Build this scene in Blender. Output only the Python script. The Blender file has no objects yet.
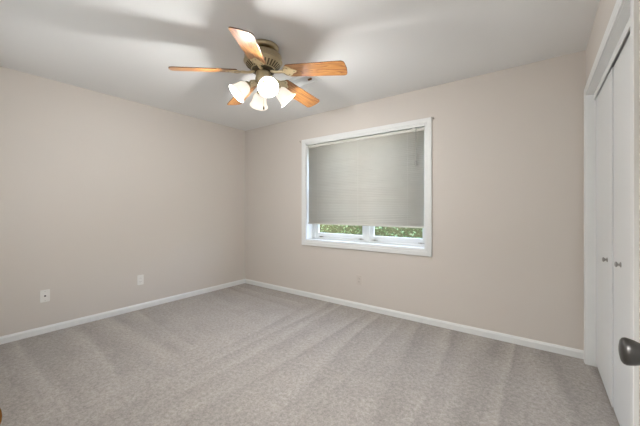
import bpy, bmesh, math, random
from mathutils import Vector, Matrix
random.seed(7)
PI = math.pi
C = bpy.context.scene.collection
S = bpy.context.scene

# ------------------------------------------------------------------ camera
cam_d = bpy.data.cameras.new('camera')
cam = bpy.data.objects.new('camera', cam_d)
C.objects.link(cam)
cam_d.sensor_width = 36.0
cam_d.lens = 298.29 / 640 * 36.0
cam_d.shift_y = -4.039 / 640
cam_d.clip_start = 0.02
CAM = Vector((3.8124, -3.1408, 1.1864))
YAW = 0.6362
cam.location = CAM
cam.rotation_euler = (PI / 2, 0, YAW)
S.camera = cam

# ------------------------------------------------------------------ world, light, exposure
w = bpy.data.worlds.new('world')
S.world = w
w.use_nodes = True
nt = w.node_tree
nt.nodes.clear()
sky = nt.nodes.new('ShaderNodeTexSky')
sky.sky_type = 'NISHITA'
sky.sun_disc = False
sky.sun_elevation = math.radians(38)
sky.sun_rotation = math.radians(200)
bgn = nt.nodes.new('ShaderNodeBackground')
bgn.inputs['Strength'].default_value = 7.0
won = nt.nodes.new('ShaderNodeOutputWorld')
sky.dust_density = 4.0
haze = nt.nodes.new('ShaderNodeMix')       # thin white cloud over the blue
haze.data_type = 'RGBA'
haze.inputs[0].default_value = 0.6
haze.inputs[7].default_value = (0.42, 0.43, 0.44, 1)
nt.links.new(sky.outputs[0], haze.inputs[6])
nt.links.new(haze.outputs[2], bgn.inputs[0])
nt.links.new(bgn.outputs[0], won.inputs[0])

sd = bpy.data.lights.new('sun', 'SUN')
sd.energy = 2.5
sd.angle = math.radians(2)
sd.color = (1.0, 0.96, 0.88)
so_ = bpy.data.objects.new('sun', sd)
saz, sel = math.radians(7), math.radians(36)      # low beside the house, raking the window recess
so_.rotation_euler = Vector((-math.cos(saz) * math.cos(sel), -math.sin(saz) * math.cos(sel), -math.sin(sel))).to_track_quat('-Z', 'Y').to_euler()
C.objects.link(so_)

BULB_W = 24.5          # each lamp of the fan
SHADE_GLOW = 0.55      # lit glass of the fan's shades
WINDOW_FILL_W = 12.0         # fill light at the unseen, added window
HALL_FILL_W = 64.0         # unseen fill lamp added in the hallway

S.view_settings.view_transform = 'Standard'
S.view_settings.look = 'None'
S.view_settings.gamma = 1.0
S.view_settings.use_curve_mapping = False
S.view_settings.exposure = 0.06
S.cycles.use_denoising = True
S.cycles.max_bounces = 12
S.cycles.diffuse_bounces = 8
S.cycles.caustics_reflective = False
S.cycles.caustics_refractive = False
S.cycles.sample_clamp_indirect = 6.0


def area_light(name, loc, rot, sx, sy, power, col):
    d = bpy.data.lights.new(name, 'AREA')
    d.shape = 'RECTANGLE'
    d.size, d.size_y, d.energy, d.color = sx, sy, power, col
    o = bpy.data.objects.new(name, d)
    o.location, o.rotation_euler = loc, rot
    C.objects.link(o)
    return o


area_light('hall_fill', (3.6, -3.75, 2.36), (0, 0, 0), 0.9, 0.6, HALL_FILL_W, (0.97, 0.98, 1.0))  # added lamp, out of view, that brightens the room through the doorway
# fill light shining through the added window, behind the viewpoint
area_light('window_fill', (1.4, -3.30, 1.42), (PI / 2, 0, 0), 1.8, 1.35, WINDOW_FILL_W, (0.90, 0.96, 1.0))


# ------------------------------------------------------------------ materials
def srgb(r, g, b):
    f = lambda c: (c / 255 / 12.92) if c / 255 <= 0.04045 else ((c / 255 + 0.055) / 1.055) ** 2.4
    return (f(r), f(g), f(b), 1)


class NT:
    def __init__(self, name):
        self.m = bpy.data.materials.new(name)
        self.m.use_nodes = True
        self.t = self.m.node_tree
        self.t.nodes.clear()
        self.out = self.n('ShaderNodeOutputMaterial')
        self.b = self.n('ShaderNodeBsdfPrincipled')
        self.l(self.b.outputs[0], self.out.inputs[0])

    def n(self, kind, **kw):
        x = self.t.nodes.new(kind)
        for k, v in kw.items():
            if k in x.inputs:
                x.inputs[k].default_value = v
            else:
                setattr(x, k, v)
        return x

    def l(self, a, b):
        self.t.links.new(a, b)

    def coord(self, scale=(1, 1, 1), out='Object', loc=(0, 0, 0), rot=(0, 0, 0)):
        tc = self.n('ShaderNodeTexCoord')
        mp = self.n('ShaderNodeMapping')
        mp.inputs['Scale'].default_value = scale
        mp.inputs['Location'].default_value = loc
        mp.inputs['Rotation'].default_value = rot
        self.l(tc.outputs[out], mp.inputs[0])
        return mp.outputs[0]

    def noise(self, vec, scale, detail=3, rough=0.5, dist=0.0):
        x = self.n('ShaderNodeTexNoise')
        x.inputs['Scale'].default_value = scale
        x.inputs['Detail'].default_value = detail
        x.inputs['Roughness'].default_value = rough
        x.inputs['Distortion'].default_value = dist
        if vec is not None:
            self.l(vec, x.inputs['Vector'])
        return x.outputs['Fac']

    def ramp(self, fac, stops):
        x = self.n('ShaderNodeValToRGB')
        e = x.color_ramp.elements
        while len(e) < len(stops):
            e.new(0.5)
        for i, (p, c) in enumerate(stops):
            e[i].position = p
            e[i].color = c if len(c) == 4 else (*c, 1)
        self.l(fac, x.inputs[0])
        return x.outputs[0]

    def math(self, op, a, b=None, clamp=False):
        x = self.n('ShaderNodeMath', operation=op, use_clamp=clamp)
        for i, v in enumerate((a, b)):
            if v is None:
                continue
            if isinstance(v, (int, float)):
                x.inputs[i].default_value = v
            else:
                self.l(v, x.inputs[i])
        return x.outputs[0]

    def mix(self, fac, a, b):
        x = self.n('ShaderNodeMix', data_type='RGBA')
        for sock, v in ((x.inputs[0], fac), (x.inputs[6], a), (x.inputs[7], b)):
            if hasattr(v, 'links') or hasattr(v, 'is_linked'):
                self.l(v, sock)
            else:
                sock.default_value = v
        return x.outputs[2]

    def bump(self, h, strength, dist=0.002):
        x = self.n('ShaderNodeBump')
        x.inputs['Strength'].default_value = strength
        x.inputs['Distance'].default_value = dist
        self.l(h, x.inputs['Height'])
        self.l(x.outputs[0], self.b.inputs['Normal'])

    def set(self, **kw):
        for k, v in kw.items():
            self.b.inputs[k.replace('_', ' ')].default_value = v


def paint(name, col, rough=0.6, var=0.03, bump=0.06, scale=160):
    k = NT(name)
    v = k.coord()
    n = k.noise(v, 1.3, 3)
    c2 = tuple(x * (1 - var) for x in col[:3]) + (1,)
    k.l(k.mix(n, c2, col), k.b.inputs['Base Color'])
    k.set(Roughness=rough)
    if bump:
        k.bump(k.noise(v, scale, 4), bump, 0.001)
    return k.m


def plain(name, col, rough=0.5, metal=0.0, coat=0.0):
    k = NT(name)
    v = k.coord()
    n = k.noise(v, 40, 2)
    c2 = tuple(x * 0.93 for x in col[:3]) + (1,)
    k.l(k.mix(n, c2, col), k.b.inputs['Base Color'])
    k.set(Roughness=rough, Metallic=metal)
    k.b.inputs['Coat Weight'].default_value = coat
    return k.m


M_WALL = paint('beige wall paint', (0.61, 0.568, 0.522, 1), 0.55, 0.02, 0.03)
M_CEIL = paint('white ceiling paint', (0.77, 0.775, 0.77, 1), 0.8, 0.02, 0.15, 120)
M_TRIM = paint('white trim paint', (0.74, 0.755, 0.75, 1), 0.35, 0.02, 0.0)
M_DOOR = paint('white door paint', (0.72, 0.74, 0.74, 1), 0.4, 0.02, 0.03, 90)
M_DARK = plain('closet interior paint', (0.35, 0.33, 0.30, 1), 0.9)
M_PLATE = plain('white plastic', (0.78, 0.77, 0.74, 1), 0.35)
M_PLATE_B = plain('beige plastic', (0.60, 0.55, 0.50, 1), 0.4)
M_BLACK = plain('dark socket', (0.03, 0.03, 0.03, 1), 0.5)
M_STEEL = plain('brushed steel', (0.45, 0.44, 0.42, 1), 0.28, 1.0)
M_PEWTER = plain('dark pewter', (0.105, 0.10, 0.095, 1), 0.36, 1.0)
M_BRONZE = plain('worn brass', (0.22, 0.10, 0.025, 1), 0.45, 1.0)
M_BRASS = plain('antique brass', (0.50, 0.425, 0.285, 1), 0.34, 1.0)
M_BRASS_L = plain('pale polished brass', (0.80, 0.68, 0.45, 1), 0.33, 0.8)
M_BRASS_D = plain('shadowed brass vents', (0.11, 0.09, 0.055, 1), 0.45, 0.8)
M_BLOCKER = plain('sky blocker wall', (0.5, 0.47, 0.42, 1), 0.8)


def carpet():
    k = NT('cut pile carpet')
    v = k.coord()
    fine = k.noise(v, 95, 4, 0.8)
    mid = k.noise(v, 38, 4, 0.65)
    big = k.noise(v, 1.6, 3, 0.5, 0.4)
    sep = k.n('ShaderNodeSeparateXYZ')
    k.l(k.coord(), sep.inputs[0])
    msk = k.math('ADD', k.math('MULTIPLY', k.math('SUBTRACT', sep.outputs[0], 1.55), 2.2), k.math('MULTIPLY', k.math('SUBTRACT', big, 0.5), 2.0))
    msk = k.math('ADD', msk, 0.5, True)
    fuzz = k.math('MULTIPLY', k.math('SUBTRACT', k.noise(v, 26, 3, 0.7), 0.5), 0.30)

    def strokes(across, along, freq, slant, stretch):
        wob = k.math('ADD', k.math('MULTIPLY', k.noise(k.coord(stretch), 1.0, 1, 0.4), 2.2), fuzz)
        p = k.math('ADD', k.math('ADD', k.math('MULTIPLY', across, freq), wob), k.math('MULTIPLY', along, slant))
        saw = k.math('FRACT', p)
        saw = k.math('MINIMUM', saw, k.math('MULTIPLY', k.math('SUBTRACT', 1.0, saw), 3.5))
        wn = k.n('ShaderNodeTexWhiteNoise', noise_dimensions='1D')
        k.l(k.math('FLOOR', p), wn.inputs['W'])
        # each stroke: a ramp of leaning pile with a sharp edge, its strength its own
        return k.math('ADD', k.math('MULTIPLY', k.math('SUBTRACT', saw, 0.42), k.math('ADD', k.math('MULTIPLY', wn.outputs[0], 1.1), 0.15)), 0.5, True)

    sx = strokes(sep.outputs[1], sep.outputs[0], 3.3, 0.30, (0.30, 2.6, 1))
    sy = strokes(sep.outputs[0], sep.outputs[1], 4.1, 0.25, (3.0, 0.32, 1))
    st = k.n('ShaderNodeMix', data_type='FLOAT')
    ax = k.math('SUBTRACT', 1.25, k.math('MULTIPLY', sep.outputs[0], 0.42), True)
    ay = k.math('ADD', 1.2, k.math('MULTIPLY', sep.outputs[1], 0.36), True)
    sx = k.math('ADD', k.math('MULTIPLY', k.math('SUBTRACT', sx, 0.5), ax), 0.5)
    sy = k.math('ADD', k.math('MULTIPLY', k.math('SUBTRACT', sy, 0.5), ay), 0.5)
    k.l(msk, st.inputs[0]); k.l(sx, st.inputs[2]); k.l(sy, st.inputs[3])
    patch = k.ramp(k.noise(v, 1.1, 3, 0.55, 0.3), [(0.36, (0.35, 0.35, 0.35)), (0.58, (1.25, 1.25, 1.25))])
    streak = k.math('ADD', k.math('MULTIPLY', k.math('SUBTRACT', st.outputs[0], 0.5), patch), 0.5)
    foot = k.math('MULTIPLY', k.math('SUBTRACT', k.noise(v, 4.5, 4, 0.65, 0.6), 0.5), 0.9)     # trodden patches
    streak = k.math('ADD', streak, foot, True)
    base = k.mix(streak, (0.262, 0.242, 0.222, 1), (0.395, 0.366, 0.338, 1))
    g = k.math('ADD', k.math('MULTIPLY', fine, 0.55), k.math('MULTIPLY', mid, 0.45))
    f = k.ramp(g, [(0.32, (0.50, 0.48, 0.465)), (0.66, (1.34, 1.34, 1.34))])
    mul = k.n('ShaderNodeMix', data_type='RGBA', blend_type='MULTIPLY')
    mul.inputs[0].default_value = 1.0
    k.l(base, mul.inputs[6]); k.l(f, mul.inputs[7])
    k.l(mul.outputs[2], k.b.inputs['Base Color'])
    k.set(Roughness=0.95)
    k.b.inputs['Specular IOR Level'].default_value = 0.1
    k.b.inputs['Sheen Weight'].default_value = 0.25
    k.b.inputs['Sheen Roughness'].default_value = 0.6
    k.bump(g, 0.6, 0.006)
    return k.m


M_CARPET = carpet()


def oak():
    k = NT('honey oak')
    oi = k.n('ShaderNodeObjectInfo')
    tc = k.n('ShaderNodeTexCoord')
    add = k.n('ShaderNodeVectorMath', operation='ADD')
    sc = k.n('ShaderNodeVectorMath', operation='SCALE')
    cmb = k.n('ShaderNodeCombineXYZ')
    k.l(oi.outputs['Random'], cmb.inputs[0]); k.l(oi.outputs['Random'], cmb.inputs[2])
    k.l(cmb.outputs[0], sc.inputs[0]); sc.inputs['Scale'].default_value = 7.0
    k.l(tc.outputs['Object'], add.inputs[0]); k.l(sc.outputs[0], add.inputs[1])
    m1 = k.n('ShaderNodeMapping'); m1.inputs['Scale'].default_value = (2.2, 17, 9)
    k.l(add.outputs[0], m1.inputs[0])
    n1 = k.noise(m1.outputs[0], 1.0, 2, 0.5, 0.7)
    rings = k.math('FRACT', k.math('MULTIPLY', n1, 8.0))
    m2 = k.n('ShaderNodeMapping'); m2.inputs['Scale'].default_value = (7, 190, 60)
    k.l(add.outputs[0], m2.inputs[0])
    n2 = k.noise(m2.outputs[0], 1.0, 3, 0.6)
    c1 = k.ramp(rings, [(0.0, srgb(138, 80, 30)), (0.25, srgb(184, 124, 62)), (0.75, srgb(198, 144, 82)), (1.0, srgb(148, 88, 36))])
    c2 = k.ramp(n2, [(0.35, (0.62, 0.56, 0.5)), (0.6, (1, 1, 1))])
    mul = k.n('ShaderNodeMix', data_type='RGBA', blend_type='MULTIPLY')
    mul.inputs[0].default_value = 0.7
    k.l(c1, mul.inputs[6]); k.l(c2, mul.inputs[7])
    k.l(mul.outputs[2], k.b.inputs['Base Color'])
    k.set(Roughness=0.42)
    k.b.inputs['Coat Weight'].default_value = 0.6
    k.b.inputs['Coat Roughness'].default_value = 0.28
    return k.m


M_OAK = oak()
M_EDGE = plain('dark blade edge', srgb(92, 58, 26), 0.5)


def shade_glass():
    k = NT('lit frosted white glass')
    k.set(Roughness=0.35)
    k.b.inputs['Base Color'].default_value = (0.76, 0.75, 0.73, 1)
    n = k.noise(k.coord(), 30, 2)
    e = k.mix(n, (1.0, 0.90, 0.78, 1), (1.0, 0.94, 0.85, 1))
    k.l(e, k.b.inputs['Emission Color'])
    k.b.inputs['Emission Strength'].default_value = SHADE_GLOW
    tr = k.n('ShaderNodeBsdfTranslucent')
    tr.inputs[0].default_value = (0.6, 0.57, 0.53, 1)
    mx = k.n('ShaderNodeMixShader')
    mx.inputs[0].default_value = 0.30
    k.l(k.b.outputs[0], mx.inputs[1]); k.l(tr.outputs[0], mx.inputs[2])
    k.l(mx.outputs[0], k.out.inputs[0])
    return k.m


def bulb_mat():
    k = NT('glowing bulb')
    k.b.inputs['Base Color'].default_value = (1, 1, 1, 1)
    n = k.noise(k.coord(), 20, 1)
    k.l(k.mix(n, (1, 0.88, 0.72, 1), (1, 0.92, 0.8, 1)), k.b.inputs['Emission Color'])
    k.b.inputs['Emission Strength'].default_value = 3.0
    return k.m


def slat_mat():
    k = NT('off white aluminium slat')
    n = k.noise(k.coord(), 8, 2)
    col = k.mix(n, (0.60, 0.59, 0.54, 1), (0.64, 0.63, 0.58, 1))
    k.l(col, k.b.inputs['Base Color'])
    k.set(Roughness=0.4)
    tr = k.n('ShaderNodeBsdfTranslucent')
    tr.inputs[0].default_value = (0.75, 0.74, 0.66, 1)
    mx = k.n('ShaderNodeMixShader')
    mx.inputs[0].default_value = 0.05
    k.l(k.b.outputs[0], mx.inputs[1]); k.l(tr.outputs[0], mx.inputs[2])
    k.l(mx.outputs[0], k.out.inputs[0])
    return k.m


def pane_mat():
    k = NT('clear window glass')
    tb = k.n('ShaderNodeBsdfTransparent')
    gl = k.n('ShaderNodeBsdfGlossy')
    gl.inputs['Roughness'].default_value = 0.02
    lw = k.n('ShaderNodeLayerWeight')
    fac = k.math('ADD', 0.03, k.math('MULTIPLY', k.math('POWER', lw.outputs['Facing'], 5.0), 0.5))
    mx = k.n('ShaderNodeMixShader')
    k.l(fac, mx.inputs[0]); k.l(tb.outputs[0], mx.inputs[1]); k.l(gl.outputs[0], mx.inputs[2])
    k.l(mx.outputs[0], k.out.inputs[0])
    return k.m


def leaf_mat():
    k = NT('hedge leaves')
    n = k.noise(k.coord(), 9, 4, 0.7)
    k.l(k.ramp(n, [(0.30, srgb(34, 50, 36)), (0.46, srgb(58, 92, 54)), (0.56, srgb(92, 122, 82)), (0.66, srgb(108, 96, 84))]), k.b.inputs['Base Color'])
    k.set(Roughness=0.5)
    return k.m


def grass_mat():
    k = NT('lawn')
    n = k.noise(k.coord(), 14, 5, 0.7)
    k.l(k.ramp(n, [(0.3, srgb(60, 84, 40)), (0.7, srgb(120, 144, 78))]), k.b.inputs['Base Color'])
    k.set(Roughness=0.9)
    return k.m


M_SHADE, M_BULB, M_SLAT, M_PANE, M_LEAF, M_GRASS = shade_glass(), bulb_mat(), slat_mat(), pane_mat(), leaf_mat(), grass_mat()


# ------------------------------------------------------------------ mesh helpers
def bx(bm, x0, x1, y0, y1, z0, z1, mi=0):
    vs = [bm.verts.new((x, y, z)) for z in (z0, z1) for y in (y0, y1) for x in (x0, x1)]
    for f in ((0, 2, 3, 1), (4, 5, 7, 6), (0, 1, 5, 4), (2, 6, 7, 3), (0, 4, 6, 2), (1, 3, 7, 5)):
        fc = bm.faces.new([vs[i] for i in f])
        fc.material_index = mi
    return vs


def lathe(bm, prof, seg=28, mat=None, cap0=True, cap1=True):
    """prof: list of (radius, z) revolved about z, then moved by mat."""
    mat = mat or Matrix.Identity(4)
    rings = []
    for r, z in prof:
        if r < 1e-6:
            rings.append([bm.verts.new(mat @ Vector((0, 0, z)))])
        else:
            rings.append([bm.verts.new(mat @ Vector((r * math.cos(2 * PI * i / seg), r * math.sin(2 * PI * i / seg), z))) for i in range(seg)])
    for a, b in zip(rings, rings[1:]):
        for i in range(seg):
            j = (i + 1) % seg
            if len(a) == 1 and len(b) == 1:
                continue
            if len(a) == 1:
                bm.faces.new((a[0], b[j], b[i]))
            elif len(b) == 1:
                bm.faces.new((a[i], a[j], b[0]))
            else:
                bm.faces.new((a[i], a[j], b[j], b[i]))
    if cap0 and len(rings[0]) > 1:
        bm.faces.new(list(reversed(rings[0])))
    if cap1 and len(rings[-1]) > 1:
        bm.faces.new(rings[-1])


def tube(bm, pts, r, seg=8):
    pts = [Vector(p) for p in pts]
    rings = []
    for i, p in enumerate(pts):
        d = (pts[min(i + 1, len(pts) - 1)] - pts[max(i - 1, 0)]).normalized()
        a = d.cross(Vector((0, 0, 1)))
        if a.length < 1e-3:
            a = d.cross(Vector((1, 0, 0)))
        a.normalize()
        b = d.cross(a).normalized()
        rr = r[i] if isinstance(r, (list, tuple)) else r
        rings.append([bm.verts.new(p + a * rr * math.cos(2 * PI * k / seg) + b * rr * math.sin(2 * PI * k / seg)) for k in range(seg)])
    for u, v in zip(rings, rings[1:]):
        for k in range(seg):
            j = (k + 1) % seg
            bm.faces.new((u[k], u[j], v[j], v[k]))
    bm.faces.new(list(reversed(rings[0])))
    bm.faces.new(rings[-1])


def prism(bm, pts, z0, z1, mat=None, mi_side=0):
    mat = mat or Matrix.Identity(4)
    a = [bm.verts.new(mat @ Vector((x, y, z0))) for x, y in pts]
    b = [bm.verts.new(mat @ Vector((x, y, z1))) for x, y in pts]
    n = len(pts)
    bm.faces.new(list(reversed(a)))
    bm.faces.new(b)
    for i in range(n):
        j = (i + 1) % n
        f = bm.faces.new((a[i], a[j], b[j], b[i]))
        f.material_index = mi_side


def obj(name, bm, mat, parent=None, smooth=False, bevel=0.0, matrix=None):
    bmesh.ops.recalc_face_normals(bm, faces=bm.faces)
    me = bpy.data.meshes.new(name)
    bm.to_mesh(me)
    bm.free()
    for m in (mat if isinstance(mat, (list, tuple)) else [mat]):
        me.materials.append(m)
    if smooth:
        me.shade_smooth()
        me.set_sharp_from_angle(angle=math.radians(40))
    o = bpy.data.objects.new(name, me)
    C.objects.link(o)
    if parent:
        o.parent = parent
    if matrix is not None:
        o.matrix_local = matrix
    if bevel:
        b = o.modifiers.new('bevel', 'BEVEL')
        b.width = bevel
        b.segments = 2
        b.limit_method = 'ANGLE'
        b.angle_limit = math.radians(50)
    return o


def tag(o, label, cat, group=None, kind=None):
    o['label'] = label
    o['category'] = cat
    if group:
        o['group'] = group
    if kind:
        o['kind'] = kind
    return o


def thing(name, label, cat, loc=(0, 0, 0), group=None, kind=None):
    o = bpy.data.objects.new(name, None)
    o.empty_display_size = 0.05
    o.location = loc
    C.objects.link(o)
    return tag(o, label, cat, group, kind)


def struct(name, boxes, mat, label, cat, bevel=0.0, parent=None):
    bm = bmesh.new()
    for b in boxes:
        bx(bm, *b)
    o = obj(name, bm, mat, parent, bevel=bevel)
    return tag(o, label, cat, kind='structure')


# ------------------------------------------------------------------ room
W, H = 4.10, 2.44
FY = -3.09                    # inner face of the wall with the doorway the camera stands in
WX0, WX1, WZ0, WZ1 = 1.255, 2.856, 0.762, 2.062     # window opening
T = 0.18
CX0, CX1 = -1.52, -0.100      # closet opening in y on the right wall
CZ = 2.055                    # closet opening height
DX0, DX1, DZ = 3.19, 4.045, 2.04   # doorway in the front wall

struct('floor', [(-0.1, 5.0, -4.7, 0.2, -0.12, 0.0)], M_CARPET, 'beige cut-pile carpet with vacuum stroke marks', 'floor')
struct('ceiling', [(-0.1, 5.0, -4.7, 0.2, H, H + 0.12)], M_CEIL, 'flat white painted ceiling', 'ceiling')
struct('wall_left', [(-0.12, 0, -4.7, 0.0, 0, H)], M_WALL, 'beige wall on the left with two small white wall plates', 'wall')
struct('wall_back', [(-0.12, WX0, 0, T, 0, H), (WX1, 5.0, 0, T, 0, H), (WX0, WX1, 0, T, 0, WZ0), (WX0, WX1, 0, T, WZ1, H)],
       M_WALL, 'beige back wall around the window', 'wall')
struct('wall_right', [(W, W + 0.10, -4.7, CX0, 0, H), (W, W + 0.10, CX1, 0, 0, H), (W, W + 0.10, CX0, CX1, CZ, H)],
       M_WALL, 'beige right wall around the white closet opening', 'wall')
struct('wall_front', [(0, 0.5, FY - 0.12, FY, 0, H), (2.3, DX0, FY - 0.12, FY, 0, H), (0.5, 2.3, FY - 0.12, FY, 0, 0.76), (0.5, 2.3, FY - 0.12, FY, 2.1, H), (DX1, W, FY - 0.12, FY, 0, H), (DX0, DX1, FY - 0.12, FY, DZ, H)],
       M_WALL, 'beige wall with the entry doorway, behind the viewpoint', 'wall')
struct('wall_hall', [(2.6, 2.72, -4.58, FY - 0.12, 0, H), (2.6, W, -4.70, -4.58, 0, H)],
       M_WALL, 'beige hallway walls beyond the entry doorway', 'wall')
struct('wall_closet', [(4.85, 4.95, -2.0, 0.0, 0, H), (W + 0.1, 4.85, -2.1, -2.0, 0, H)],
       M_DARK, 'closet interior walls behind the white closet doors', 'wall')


def baseboard(name, length, label, matrix):
    bm = bmesh.new()
    prof = [(0, 0), (0.013, 0), (0.013, 0.048), (0.009, 0.058), (0.006, 0.066), (0, 0.066)]
    a = [bm.verts.new((0, y, z)) for y, z in prof]
    b = [bm.verts.new((length, y, z)) for y, z in prof]
    bm.faces.new(a)
    bm.faces.new(list(reversed(b)))
    for i in range(len(prof)):
        j = (i + 1) % len(prof)
        bm.faces.new((a[i], b[i], b[j], a[j]))
    o = obj(name, bm, M_TRIM, matrix=matrix)
    return tag(o, label, 'baseboard', kind='structure')


baseboard('baseboard_left', -FY, 'white baseboard along the left wall', Matrix.Translation((0, 0, 0)) @ Matrix.Rotation(-PI / 2, 4, 'Z'))
baseboard('baseboard_back', W, 'white baseboard along the back wall under the window', Matrix.Translation((W, 0, 0)) @ Matrix.Rotation(PI, 4, 'Z'))
baseboard('baseboard_right', FY * -1 - 1.60, 'white baseboard on the right wall past the closet', Matrix.Translation((W, FY, 0)) @ Matrix.Rotation(PI / 2, 4, 'Z'))


def casing_bars(bm, axis, a0, a1, z0, z1, wd, face, sgn, th, bottom=True):
    """picture-frame casing of mitred bars with a stepped profile. axis 'x': runs in x on plane y=face; 'y': runs in y on plane x=face."""
    def P(a, z, d):
        return (a, face + sgn * d, z) if axis == 'x' else (face + sgn * d, a, z)
    prof = [(0.0, 0.0), (0.0, th * 0.78), (wd * 0.24, th * 0.78), (wd * 0.32, th), (wd * 0.94, th), (wd, th * 0.85), (wd, 0.0)]   # from inner edge outwards
    cs = []
    if bottom:
        corners = [(a0, z0, -1, -1), (a0, z1, -1, 1), (a1, z1, 1, 1), (a1, z0, 1, -1)]
        closed = True
    else:
        corners = [(a0, z0, -1, 0), (a0, z1, -1, 1), (a1, z1, 1, 1), (a1, z0, 1, 0)]
        closed = False
    for a, z, sa, sz in corners:
        cs.append([bm.verts.new(P(a + sa * o, z + sz * o, d)) for o, d in prof])
    n = len(prof)
    for i in range(4 if closed else 3):
        u, v = cs[i], cs[(i + 1) % 4]
        for k in range(n):
            j = (k + 1) % n
            bm.faces.new((u[k], v[k], v[j], u[j]))
    if not closed:
        bm.faces.new(cs[0])
        bm.faces.new(list(reversed(cs[3])))


# ------------------------------------------------------------------ window
win = thing('window_1', 'white framed double window with closed blind on the back wall', 'window', (0, 0, 0), kind='structure')
bm = bmesh.new()
casing_bars(bm, 'x', WX0, WX1, WZ0, WZ1, 0.064, 0.0, -1, 0.018)
obj('casing', bm, M_TRIM, win)
bm = bmesh.new()
for b in ((WX0, WX0 + 0.012, -0.004, T, WZ0, WZ1), (WX1 - 0.012, WX1, -0.004, T, WZ0, WZ1), (WX0, WX1, -0.004, T, WZ1 - 0.012, WZ1)):
    bx(bm, *b)
obj('jamb', bm, M_TRIM, win)
bm = bmesh.new()
bx(bm, WX0, WX1, -0.004, T, WZ0, WZ0 + 0.014)
obj('sill', bm, M_TRIM, win, bevel=0.003)
fx0, fx1 = WX0 + 0.012, WX1 - 0.012
bm = bmesh.new()
bx(bm, fx0, fx1, 0.125, T, WZ0 + 0.014, WZ0 + 0.034)
bx(bm, fx0, fx1, 0.125, T, WZ1 - 0.05, WZ1 - 0.012)
bx(bm, fx0, fx0 + 0.045, 0.125, T, WZ0 + 0.014, WZ1 - 0.02)
bx(bm, fx1 - 0.012, fx1, 0.125, T, WZ0 + 0.014, WZ1 - 0.02)
obj('window_frame', bm, M_TRIM, win, bevel=0.003)
bm = bmesh.new()
bx(bm, 2.105, 2.150, 0.115, T, WZ0 + 0.02, WZ1 - 0.02)
obj('mullion', bm, M_TRIM, win, bevel=0.004)


def sash(x0, x1, z0, z1, y0, y1, st, br, latch):
    bm = bmesh.new()
    bx(bm, x0, x0 + st, y0, y1, z0, z1)
    bx(bm, x1 - st, x1, y0, y1, z0, z1)
    bx(bm, x0 + st, x1 - st, y0, y1, z0, z0 + br)
    bx(bm, x0 + st, x1 - st, y0, y1, z1 - 0.035, z1)
    s = obj('sash', bm, M_TRIM, win, bevel=0.003)
    bm = bmesh.new()
    bx(bm, x0 + st - 0.005, x1 - st + 0.005, (y0 + y1) / 2 - 0.002, (y0 + y1) / 2 + 0.002, z0 + br - 0.005, z1 - 0.03)
    obj('pane', bm, M_PANE, s)
    for lx in latch:
        bm = bmesh.new()
        bx(bm, lx - 0.035, lx + 0.035, y0 - 0.008, y0 + 0.001, z0 + 0.012, z0 + 0.020)
        bx(bm, lx - 0.012, lx + 0.012, y0 - 0.014, y0 - 0.007, z0 + 0.009, z0 + 0.023)
        obj('sash_latch', bm, M_STEEL, s, bevel=0.001)


sash(1.315, 2.103, 0.797, 1.40, 0.130, 0.152, 0.058, 0.066, (1.42, 2.03))
sash(2.152, 2.832, 0.797, 1.40, 0.130, 0.152, 0.050, 0.066, (2.22, 2.77))
sash(1.315, 2.103, 1.37, 2.012, 0.154, 0.174, 0.058, 0.035, ())
sash(2.152, 2.832, 1.37, 2.012, 0.154, 0.174, 0.050, 0.035, ())

# unseen window added in the front wall to let fill light in
fill_win = thing('fill_window', 'unseen white framed window added behind the viewpoint for fill light', 'window', (0, 0, 0), kind='structure')
bm = bmesh.new()
casing_bars(bm, 'x', 0.5, 2.3, 0.76, 2.1, 0.064, FY, 1, 0.014)
obj('casing', bm, M_TRIM, fill_win)
bm = bmesh.new()
for b in ((0.5, 0.54, 0.76, 2.1), (2.26, 2.3, 0.76, 2.1), (1.38, 1.42, 0.76, 2.1), (0.54, 2.26, 0.76, 0.80), (0.54, 2.26, 2.06, 2.1)):
    bx(bm, b[0], b[1], FY - 0.10, FY - 0.05, b[2], b[3])
obj('window_frame', bm, M_TRIM, fill_win)

# ------------------------------------------------------------------ blind
bl = thing('window_blind', 'closed off-white mini blind hanging three quarters down the window', 'blind', (2.055, 0.024, WZ1 - 0.012))
o = Vector(bl.location)


def loc(bm):
    bmesh.ops.translate(bm, verts=bm.verts, vec=-o)
    return bm


BX0, BX1, BY = 1.276, 2.836, 0.024
bm = bmesh.new()
bx(bm, BX0, BX1, BY - 0.014, BY + 0.014, WZ1 - 0.050, WZ1 - 0.020)
obj('headrail', loc(bm), M_SLAT, bl, bevel=0.002)
bm = bmesh.new()
zt, zb = WZ1 - 0.05, 1.000
ns = 51
pitch = (zt - zb) / ns
tilt = math.radians(73)
for i in range(ns):
    zc = zt - (i + 0.5) * pitch
    dt = tilt + math.radians(random.uniform(-7, 4))
    sag = random.uniform(-0.0006, 0.0006)
    pr = []
    for q in range(5):
        u = (q / 4 - 0.5) * 0.0252
        cr = 0.0036 * (1 - (2 * u / 0.0252) ** 2)
        pr.append((u * math.cos(dt) - cr * math.sin(dt), -u * math.sin(dt) - cr * math.cos(dt)))
    # closed with the lower edge towards the room
    A = [bm.verts.new((BX0 + 0.004, BY - y, zc + z + sag)) for y, z in pr]
    B = [bm.verts.new((BX1 - 0.004, BY - y, zc + z - sag)) for y, z in pr]
    for q in range(4):
        bm.faces.new((A[q], A[q + 1], B[q + 1], B[q]))
so = obj('slats', loc(bm), M_SLAT, bl, smooth=True)
md = so.modifiers.new('solid', 'SOLIDIFY')
md.thickness = 0.0006
bm = bmesh.new()
bx(bm, BX0 + 0.003, BX1 - 0.003, BY - 0.010, BY + 0.010, 0.984, 0.999)
obj('bottom_rail', loc(bm), M_SLAT, bl, bevel=0.003)
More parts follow.
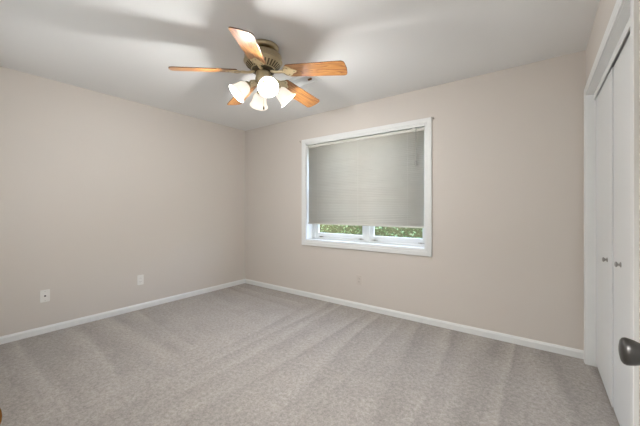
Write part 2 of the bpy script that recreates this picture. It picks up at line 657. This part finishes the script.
for cx in (1.45, 2.05, 2.66):
    bm = bmesh.new()
    tube(bm, [(cx, BY - 0.0165, zt), (cx, BY - 0.0165, 0.99)], 0.0008, 6)
    obj('ladder_cord', loc(bm), M_PLATE, bl)
bm = bmesh.new()
tube(bm, [(2.755, BY - 0.03, WZ1 - 0.03), (2.757, BY - 0.026, 1.69)], 0.0032, 8)
wd = obj('tilt_wand', loc(bm), plain('grey clear plastic', (0.36, 0.355, 0.33, 1), 0.25), bl, smooth=True)
bm = bmesh.new()
lathe(bm, [(0.0, -0.050), (0.010, -0.044), (0.008, 0.0), (0.003, 0.006)], 10, Matrix.Translation((2.757, BY - 0.026, 1.69)))
obj('wand_tip', loc(bm), M_STEEL, wd, smooth=True)
bm = bmesh.new()
bx(bm, BX0 + 0.1, BX0 + 0.13, BY - 0.01, BY + 0.01, WZ1 - 0.021, WZ1 - 0.0125)
obj('mounting_clip', loc(bm), M_STEEL, bl)
bm = bmesh.new()
bx(bm, BX1 - 0.13, BX1 - 0.1, BY - 0.01, BY + 0.01, WZ1 - 0.021, WZ1 - 0.0125)
obj('mounting_clip', loc(bm), M_STEEL, bl)
bm = bmesh.new()
tube(bm, [(2.755, BY - 0.014, WZ1 - 0.03), (2.755, BY - 0.03, WZ1 - 0.026)], 0.003, 8)
obj('wand_hook', loc(bm), M_STEEL, bl)


# ------------------------------------------------------------------ curtain hook beside the casing, and an added twin
def hook(x, z, label):
    t = thing('curtain_hook', label, 'hook', (x, 0, z), 'curtain hooks at the window top')
    bm = bmesh.new()
    bx(bm, -0.007, 0.007, -0.004, 0.0005, -0.016, 0.016)
    obj('mounting_plate', bm, M_PLATE_B, t, bevel=0.001)
    bm = bmesh.new()
    tube(bm, [(0, -0.003, -0.004), (0, -0.014, -0.006), (0, -0.020, 0.0), (0, -0.021, 0.010)], 0.0028, 8)
    obj('hook_pin', bm, M_PEWTER, t, smooth=True)


hook(1.166, 2.108, 'tiny dark curtain hook at the window casing corner nearer the left wall')
hook(2.937, 2.112, 'tiny dark hook added at the shaded window casing corner nearer the closet')  # added twin; only a dark shadow edge lies at this corner


# ------------------------------------------------------------------ outdoors
struct('lawn_ground', [(-6, 10, 0.18, 14, -0.5, -0.45)], M_GRASS, 'green lawn outside below the window', 'lawn')
struct('sky_blocker_wall', [(-3.0, 2.5, -3.9, -3.75, -0.45, 6.0)], M_BLOCKER, 'unseen pale wall added behind the viewpoint to block sky light', 'wall')  # added out of view to keep sky light from the added window
hg = thing('hedge', 'green leafy hedge outside, seen below the blind', 'hedge', (2.0, 2.4, -0.45))
bm = bmesh.new()
hr = random.Random(3)
for i in range(14000):
    px = hr.uniform(-4.4, 4.4)
    hgt = 1.75 + 0.12 * math.sin(px * 2.1) + 0.08 * math.sin(px * 5.3 + 1)
    pz = hr.uniform(0.0, hgt)
    py = -0.42 + hr.gauss(0, 0.05) + 0.08 * math.sin(px * 3 + pz * 4) if hr.random() < 0.8 else hr.uniform(-0.4, 0.4)
    if hr.random() < 0.12:
        pz = hgt + hr.gauss(0, 0.04)
        py = hr.uniform(-0.42, 0.42)
    R = Matrix.Rotation(hr.uniform(0, 6.28), 3, 'Z') @ Matrix.Rotation(hr.uniform(-1.2, 1.2), 3, 'X') @ Matrix.Rotation(hr.uniform(0, 6.28), 3, 'Z')
    s = hr.uniform(0.022, 0.042)
    c = Vector((px, py, pz))
    vs = [bm.verts.new(c + R @ Vector(p)) for p in ((-s, 0, 0), (0, -s * 0.45, s * 0.12), (s, 0, 0), (0, s * 0.45, s * 0.12))]
    bm.faces.new(vs)
lv = obj('foliage', bm, M_LEAF, hg)
bm = bmesh.new()
for i in range(23):
    x = -4.2 + i * 0.38
    tube(bm, [(x, 0, -0.03), (x + 0.04, 0.03, 0.7), (x - 0.03, -0.02, 1.5)], [0.035, 0.025, 0.012], 7)
obj('stems', bm, plain('hedge bark', srgb(86, 66, 48), 0.9), hg)
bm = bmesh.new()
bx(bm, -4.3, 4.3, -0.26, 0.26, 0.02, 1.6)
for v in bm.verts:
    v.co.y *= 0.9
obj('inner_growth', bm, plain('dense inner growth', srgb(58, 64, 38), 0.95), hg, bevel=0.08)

# ------------------------------------------------------------------ closet: casing, jambs, track, doors
tr = thing('trim_1', 'white casing around the closet opening', 'door trim', (0, 0, 0), kind='structure')
bm = bmesh.new()
casing_bars(bm, 'y', CX0, CX1, 0.0, CZ, 0.062, W, -1, 0.015, bottom=False)
obj('casing', bm, M_TRIM, tr)
bm = bmesh.new()
bx(bm, W - 0.003, W + 0.10, CX1 - 0.004, CX1 + 0.002, 0, CZ)
bx(bm, W - 0.003, W + 0.10, CX0 - 0.002, CX0 + 0.004, 0, CZ)
bx(bm, W - 0.003, W + 0.10, CX0, CX1, CZ - 0.004, CZ + 0.002)
obj('jamb', bm, M_TRIM, tr)
bm = bmesh.new()
bx(bm, 4.136, 4.142, CX0 + 0.004, CX1 - 0.004, CZ - 0.047, CZ - 0.004)
obj('track_cover', bm, M_TRIM, tr, bevel=0.001)

DXF = 4.148
DMID = -0.735


def closet_door(name, y0, y1, dx, knob_y, knob_z, label):
    t = thing(name, label, 'closet door', (DXF + dx, (y0 + y1) / 2, 0.014), kind='structure')
    ym = (y0 + y1) / 2
    bm = bmesh.new()
    bx(bm, 0, 0.032, y0 + 0.003 - ym, y1 - 0.003 - ym, 0.014, CZ - 0.054)
    obj('door_panel', bm, M_DOOR, t, bevel=0.003)
    X = Matrix.Translation((0, knob_y - ym, knob_z - 0.014)) @ Matrix.Rotation(-PI / 2, 4, 'Y')
    bm = bmesh.new()
    lathe(bm, [(0.014, -0.002), (0.014, 0.003), (0.006, 0.006), (0.0055, 0.010), (0.010, 0.013), (0.0145, 0.017), (0.0145, 0.020), (0.009, 0.024), (0, 0.025)], 20, X)
    obj('knob', bm, M_STEEL, t, smooth=True)


closet_door('door_1', DMID + 0.006, CX1 - 0.006, 0.0, DMID + 0.15, 0.870, 'white closet door nearer the back wall, with small steel knob')
closet_door('door_2', CX0 + 0.006, DMID - 0.006, 0.005, DMID - 0.205, 0.893, 'white closet door nearer the viewpoint, with small steel knob')

# ------------------------------------------------------------------ entry door and doorway trim
tr2 = thing('trim_2', 'white frame of the entry doorway with a brass strike plate', 'door trim', (0, 0, 0), kind='structure')
bm = bmesh.new()
casing_bars(bm, 'x', DX0 - 0.002, DX1 - 0.03, 0.0, DZ, 0.055, FY, 1, 0.014, bottom=False)
bmesh.ops.delete(bm, geom=[f for f in bm.faces if f.calc_center_median().x > DX1 - 0.02], context='FACES')
obj('casing', bm, M_TRIM, tr2)
bm = bmesh.new()
bx(bm, DX0 - 0.002, DX0 + 0.0, FY - 0.12, FY + 0.010, 0, DZ)
bx(bm, DX1 - 0.003, DX1 + 0.002, FY - 0.12, FY + 0.002, 0, DZ)
bx(bm, DX0, DX1, FY - 0.12, FY + 0.002, DZ - 0.004, DZ + 0.002)
obj('jamb', bm, M_TRIM, tr2)
# strike plate whose curved lip sticks out past the jamb
bm = bmesh.new()
pts = [(-0.045, -0.028), (-0.004, -0.028)]
for i in range(13):
    a = -PI / 2 + PI * i / 12
    pts.append((-0.004 + 0.0275 * math.cos(a) * 0.62, 0.027 * math.sin(a)))
pts += [(-0.004, 0.028), (-0.045, 0.028)]
Mx = Matrix.Translation((DX0, FY + 0.0095, 0.890)) @ Matrix(((0, 0, 1, 0), (1, 0, 0, 0), (0, 1, 0, 0), (0, 0, 0, 1)))
prism(bm, pts, 0.0, 0.002, Mx)
obj('strike_plate', bm, M_BRONZE, tr2, bevel=0.0006)

d3 = thing('door_3', 'white entry door folded back along the right wall with a dark knob', 'door', (4.04, -3.055, 0.012), kind='structure')
bm = bmesh.new()
bx(bm, -0.018, 0.017, 0.0, 0.862, 0.0, 2.01)
obj('door_panel', bm, M_DOOR, d3, bevel=0.002)
kz, ky = 0.885 - 0.012, 0.808
X = Matrix.Translation((-0.018, ky, kz)) @ Matrix.Rotation(-PI / 2, 4, 'Y')
bm = bmesh.new()
lathe(bm, [(0.032, -0.002), (0.032, 0.004), (0.026, 0.008), (0.013, 0.011), (0.0125, 0.020)], 32, X)
ro = obj('knob_rosette', bm, M_PEWTER, d3, smooth=True)
bm = bmesh.new()
lathe(bm, [(0.0115, 0.012), (0.012, 0.020), (0.016, 0.030), (0.0215, 0.042), (0.0255, 0.052), (0.0275, 0.060), (0.0278, 0.064), (0.0262, 0.0685), (0.0215, 0.0715), (0.012, 0.0735), (0, 0.0742)], 36, X)
obj('door_knob', bm, M_PEWTER, d3, smooth=True)


# ------------------------------------------------------------------ wall plates
def rounded(w_, h_, r, n=5):
    pts = []
    for cx, cy, a0 in ((w_ / 2 - r, h_ / 2 - r, 0), (-w_ / 2 + r, h_ / 2 - r, PI / 2), (-w_ / 2 + r, -h_ / 2 + r, PI), (w_ / 2 - r, -h_ / 2 + r, 1.5 * PI)):
        for i in range(n):
            a = a0 + PI / 2 * i / (n - 1)
            pts.append((cx + r * math.cos(a), cy + r * math.sin(a)))
    return pts


def plate_frame(wall):
    # local: plate in x/y, facing +z
    if wall == 'left':
        return Matrix(((0, 0, 1, 0), (-1, 0, 0, 0), (0, 1, 0, 0), (0, 0, 0, 1))) @ Matrix.Rotation(PI, 4, 'Y') @ Matrix.Rotation(PI, 4, 'Y')
    return Matrix(((1, 0, 0, 0), (0, 0, -1, 0), (0, 1, 0, 0), (0, 0, 0, 1)))


def outlet(name, label, pos, wall, mat, kind, cat):
    t = thing(name, label, cat, pos)
    F = plate_frame(wall)
    bm = bmesh.new()
    prism(bm, rounded(0.071, 0.116, 0.006), -0.0005, 0.0055, F)
    obj('cover_plate', bm, mat, t, bevel=0.0018)
    if kind == 'duplex':
        for s in (-1, 1):
            bm = bmesh.new()
            pts = [(max(-0.0165, min(0.0165, 0.0175 * math.cos(2 * PI * i / 24))), s * 0.0195 + 0.0145 * math.sin(2 * PI * i / 24)) for i in range(24)]
            prism(bm, pts, 0.003, 0.0078, F)
            k = obj('socket', bm, mat, t, bevel=0.0008)
            bm = bmesh.new()
            for dx, hh in ((-0.0065, 0.004), (0.0065, 0.0032)):
                prism(bm, [(dx - 0.0011, s * 0.0195 + 0.003 - hh), (dx + 0.0011, s * 0.0195 + 0.003 - hh), (dx + 0.0011, s * 0.0195 + 0.003 + hh), (dx - 0.0011, s * 0.0195 + 0.003 + hh)], 0.006, 0.0082, F)
            prism(bm, [(0.0024 * math.cos(2 * PI * i / 12), s * 0.0195 - 0.007 + 0.0024 * math.sin(2 * PI * i / 12)) for i in range(12)], 0.006, 0.0082, F)
            obj('slots', bm, M_BLACK, k)
        bm = bmesh.new()
        prism(bm, [(0.003 * math.cos(2 * PI * i / 12), 0.003 * math.sin(2 * PI * i / 12)) for i in range(12)], 0.004, 0.0068, F)
        obj('screw', bm, M_STEEL, t)
    elif kind == 'decor':
        bm = bmesh.new()
        prism(bm, rounded(0.034, 0.067, 0.003), 0.003, 0.0078, F)
        k = obj('socket', bm, M_PLATE, t, bevel=0.0008)
        for s in (-1, 1):
            bm = bmesh.new()
            for dx in (-0.0065, 0.0065):
                prism(bm, [(dx - 0.0012, s * 0.018 - 0.002), (dx + 0.0012, s * 0.018 - 0.002), (dx + 0.0012, s * 0.018 + 0.006), (dx - 0.0012, s * 0.018 + 0.006)], 0.006, 0.0082, F)
            obj('slots', bm, M_BLACK, k)
    else:
        bm = bmesh.new()
        prism(bm, [(0.0075 * math.cos(2 * PI * i / 16), 0.0075 * math.sin(2 * PI * i / 16)) for i in range(16)], 0.003, 0.0085, F)
        prism(bm, [(0.0055 * math.cos(2 * PI * i / 16), 0.0055 * math.sin(2 * PI * i / 16)) for i in range(16)], 0.008, 0.013, F)
        obj('cable_jack', bm, M_BLACK, t)
        for s in (-1, 1):
            bm = bmesh.new()
            prism(bm, [(0.003 * math.cos(2 * PI * i / 12), s * 0.042 + 0.003 * math.sin(2 * PI * i / 12)) for i in range(12)], 0.004, 0.0066, F)
            obj('screw', bm, M_STEEL, t)


outlet('cable_plate', 'white wall plate with one dark round jack, low on the left wall', (0, -2.409, 0.355), 'left', M_PLATE, 'jack', 'wall plate')
outlet('wall_outlet', 'white power outlet low on the left wall, nearer the corner', (0, -1.563, 0.346), 'left', M_PLATE, 'decor', 'outlet')
outlet('wall_outlet', 'beige power outlet low on the back wall under the window', (2.076, 0, 0.341), 'back', M_PLATE_B, 'duplex', 'outlet')

# ------------------------------------------------------------------ ceiling vent
vt = thing('ceiling_vent', 'white ceiling air vent behind the fan blades', 'vent', (1.93, -0.90, H))
VW, VD = 0.36, 0.20
bm = bmesh.new()
for b in ((-VW / 2, VW / 2, -VD / 2, -VD / 2 + 0.028), (-VW / 2, VW / 2, VD / 2 - 0.028, VD / 2), (-VW / 2, -VW / 2 + 0.028, -VD / 2 + 0.028, VD / 2 - 0.028), (VW / 2 - 0.028, VW / 2, -VD / 2 + 0.028, VD / 2 - 0.028)):
    bx(bm, b[0], b[1], b[2], b[3], -0.009, 0.0005)
obj('vent_frame', bm, M_TRIM, vt, bevel=0.003)
bm = bmesh.new()
for i in range(9):
    y = -VD / 2 + 0.034 + i * 0.0165
    vs = bx(bm, -VW / 2 + 0.026, VW / 2 - 0.026, -0.0075, 0.0075, -0.0007, 0.0007)
    R = Matrix.Translation((0, y, -0.004)) @ Matrix.Rotation(math.radians(38 if i < 5 else -38), 4, 'X')
    for v in vs:
        v.co = R @ v.co
obj('louvers', bm, M_TRIM, vt)
bm = bmesh.new()
bx(bm, 0.09, 0.13, -0.012, 0.004, -0.022, -0.006)
obj('damper_lever', bm, M_BRONZE, vt, bevel=0.002)

# ------------------------------------------------------------------ ceiling fan
FX, FYY = 2.082, -1.540
fan = thing('ceiling_fan', 'brass ceiling fan with five oak blades and four lit white glass shades', 'ceiling fan', (FX, FYY, H))


def fz(z):
    return z - H


bm = bmesh.new()
lathe(bm, [(0.0, 0.001), (0.118, 0.0005), (0.121, -0.006), (0.118, -0.022), (0.106, -0.034), (0.06, -0.040), (0.0, -0.040)], 40)
obj('canopy', bm, M_BRASS, fan, smooth=True)
bm = bmesh.new()
lathe(bm, [(0.055, -0.036), (0.055, -0.056)], 28)
obj('neck', bm, M_BRASS_D, fan, smooth=True)
bm = bmesh.new()
lathe(bm, [(0.0, -0.050), (0.095, -0.051), (0.124, -0.057), (0.138, -0.068), (0.143, -0.082), (0.143, -0.108), (0.148, -0.112), (0.148, -0.118), (0.143, -0.123), (0.139, -0.128)], 48, cap1=True)
obj('motor_housing', bm, M_BRASS, fan, smooth=True)
bm = bmesh.new()
lathe(bm, [(0.138, -0.126), (0.132, -0.138), (0.092, -0.172), (0.084, -0.177), (0.0, -0.177)], 48)
vh = obj('vented_bowl', bm, M_BRASS, fan, smooth=True)
bm = bmesh.new()
for i in range(30):       # slots of the vented bowl
    a = 2 * PI * i / 30
    vs = bx(bm, -0.0245, 0.0245, -0.0052, 0.0052, -0.0015, 0.0015)
    R = Matrix.Rotation(a, 4, 'Z') @ Matrix.Translation((0.1125, 0, -0.1555)) @ Matrix.Rotation(math.radians(-40.4), 4, 'Y')
    for v in vs:
        v.co = R @ v.co
obj('vent_slots', bm, M_BRASS_D, vh)
bm = bmesh.new()
lathe(bm, [(0.086, -0.175), (0.086, -0.190), (0.064, -0.194), (0.0, -0.194)], 40)
obj('flywheel', bm, M_BRASS_D, fan, smooth=True)
bm = bmesh.new()
lathe(bm, [(0.0, -0.190), (0.050, -0.192), (0.056, -0.198), (0.056, -0.238), (0.060, -0.242), (0.060, -0.250), (0.056, -0.262), (0.050, -0.284), (0.040, -0.304), (0.028, -0.318), (0.012, -0.324), (0.0, -0.325)], 36)
obj('switch_housing', bm, M_BRASS, fan, smooth=True)

# blades with their brass irons; local x runs outwards
BZ = fz(2.252)
DROOP = math.radians(6.0)
PITCH = math.radians(-15)


def blade_outline():
    L0, L1, w0, w1 = 0.200, 0.662, 0.064, 0.074
    pts = []
    n = 6
    def arc(cx, cy, r, a0, a1):
        for i in range(n + 1):
            a = a0 + (a1 - a0) * i / n
            pts.append((cx + r * math.cos(a), cy + r * math.sin(a)))
    arc(L0 + 0.02, -w0 + 0.02, 0.02, PI, 1.5 * PI)
    arc(L1 - 0.028, -w1 + 0.028, 0.028, -PI / 2, -0.12)
    pts.append((L1 + 0.006, 0))
    arc(L1 - 0.028, w1 - 0.028, 0.028, 0.12, PI / 2)
    arc(L0 + 0.02, w0 - 0.02, 0.02, PI / 2, PI)
    return pts


bm = bmesh.new()
prism(bm, blade_outline(), -0.003, 0.003, None, 1)
blade0 = obj('blade', bm, [M_OAK, M_EDGE], fan, bevel=0.0012)

bm = bmesh.new()
# flat ornamental plate under the blade root, pierced by two openings, and an arm to the flywheel
outer = [(0.150, -0.014), (0.172, -0.020), (0.190, -0.046), (0.212, -0.054), (0.232, -0.044), (0.246, -0.026), (0.275, -0.012), (0.284, 0.0),
         (0.275, 0.012), (0.246, 0.026), (0.232, 0.044), (0.212, 0.054), (0.190, 0.046), (0.172, 0.020), (0.150, 0.014)]
prism(bm, outer, -0.0085, -0.0032)
iron0 = obj('blade_iron', bm, M_BRASS_L, fan, bevel=0.0015)
bm = bmesh.new()
tube(bm, [(0.068, 0, 0.004), (0.090, 0, -0.004), (0.120, 0, -0.008), (0.150, 0, -0.007), (0.175, 0, -0.006)], [0.010, 0.010, 0.009, 0.010, 0.008], 10)
for v in bm.verts:
    v.co.y *= 1.3
    v.co.z += 0.0
arm0 = obj('iron_arm', bm, M_BRASS_L, iron0, smooth=True)
kids = [arm0]
for s_y in (-1, 1):
    bm = bmesh.new()
    tube(bm, [(0.168 + 0.05 * t_, s_y * (0.006 + 0.034 * math.sin(t_ * PI * 0.8)), -0.0092) for t_ in [i / 10 for i in range(11)]], 0.0028, 6)
    kids.append(obj('scroll', bm, M_BRASS, iron0, smooth=True))
for sx_, sy_ in ((0.215, -0.032), (0.215, 0.032), (0.262, 0.0)):
    bm = bmesh.new()
    lathe(bm, [(0.0055, -0.0075), (0.005, -0.0110), (0.0, -0.0118)], 10, Matrix.Translation((sx_, sy_, 0)))
    kids.append(obj('screw', bm, M_BRASS, iron0, smooth=True))

ANG0 = math.radians(306.1)
for i in range(5):
    a = ANG0 - i * 2 * PI / 5
    mt = Matrix.Translation((0, 0, BZ)) @ Matrix.Rotation(a, 4, 'Z') @ Matrix.Rotation(DROOP, 4, 'Y') @ Matrix.Rotation(PITCH, 4, 'X')
    if i == 0:
        b_, r_ = blade0, iron0
    else:
        b_ = blade0.copy(); C.objects.link(b_); b_.parent = fan
        r_ = iron0.copy(); C.objects.link(r_); r_.parent = fan
        for ch in kids:
            c_ = ch.copy(); C.objects.link(c_); c_.parent = r_
    b_.matrix_local = mt
    r_.matrix_local = mt

# light kit: four arms, holders, bell shades, bulbs
KIT = YAW - PI / 2 + math.radians(21)      # the first shade leans out almost towards the doorway
lamp_tilt = math.radians(47)


def shade_bm():
    bm = bmesh.new()
    prof = [(0.026, 0.0), (0.035, 0.004), (0.046, 0.015), (0.052, 0.032), (0.0555, 0.054), (0.059, 0.076), (0.0645, 0.094), (0.0735, 0.108), (0.0755, 0.112)]
    inner = [(r - 0.0028, z) for r, z in reversed(prof)]
    lathe(bm, prof + inner, 36, Matrix.Rotation(PI, 4, 'X'), cap0=False, cap1=False)
    return bm


shade_me = bulb_me = None
for i in range(4):
    a = KIT + i * PI / 2
    bm = bmesh.new()
    d = Vector((math.cos(a), math.sin(a), 0))
    tube(bm, [d * 0.045 + Vector((0, 0, -0.270)), d * 0.070 + Vector((0, 0, -0.268)), d * 0.092 + Vector((0, 0, -0.274)), d * 0.104 + Vector((0, 0, -0.290)), d * 0.112 + Vector((0, 0, -0.303))], 0.0075, 10)
    arm = obj('light_arm', bm, M_BRASS, fan, smooth=True)
    base = Matrix.Translation(d * 0.112 + Vector((0, 0, -0.303))) @ Matrix.Rotation(a, 4, 'Z') @ Matrix.Rotation(-lamp_tilt, 4, 'Y')
    bm = bmesh.new()
    lathe(bm, [(0.010, 0.010), (0.022, 0.006), (0.029, -0.002), (0.030, -0.020), (0.027, -0.022)], 24)
    hd = obj('lamp_holder', bm, M_BRASS, fan, smooth=True, matrix=base)
    sb = base @ Matrix.Translation((0, 0, -0.012))
    s_ = obj('glass_shade', shade_bm(), M_SHADE, fan, smooth=True, matrix=sb)
    bm = bmesh.new()
    lathe(bm, [(0.012, -0.008), (0.013, -0.028), (0.022, -0.045), (0.027, -0.060), (0.024, -0.074), (0.013, -0.083), (0, -0.085)], 20)
    obj('light_bulb', bm, M_BULB, s_, smooth=True)
    ld = bpy.data.lights.new('bulb_light', 'POINT')
    ld.energy = BULB_W
    ld.color = (1.0, 0.985, 0.97)
    ld.shadow_soft_size = 0.035
    lo = bpy.data.objects.new('bulb_light', ld)
    C.objects.link(lo)
    lo.parent = fan
    lo.matrix_local = sb @ Matrix.Translation((0, 0, -0.106))

bm = bmesh.new()
for k in range(40):
    z = -0.322 - k * 0.0034
    lathe(bm, [(0.0, 0.0017), (0.0014, 0.0008), (0.0014, -0.0008), (0.0, -0.0017)], 6, Matrix.Translation((0.006, 0, z)))
pc = obj('pull_chain', bm, M_BRASS, fan)
bm = bmesh.new()
lathe(bm, [(0.0, 0.0), (0.003, -0.002), (0.006, -0.012), (0.0065, -0.020), (0.004, -0.028), (0, -0.030)], 12, Matrix.Translation((0.006, 0, -0.456)))
obj('chain_fob', bm, M_BRASS_D, pc, smooth=True)
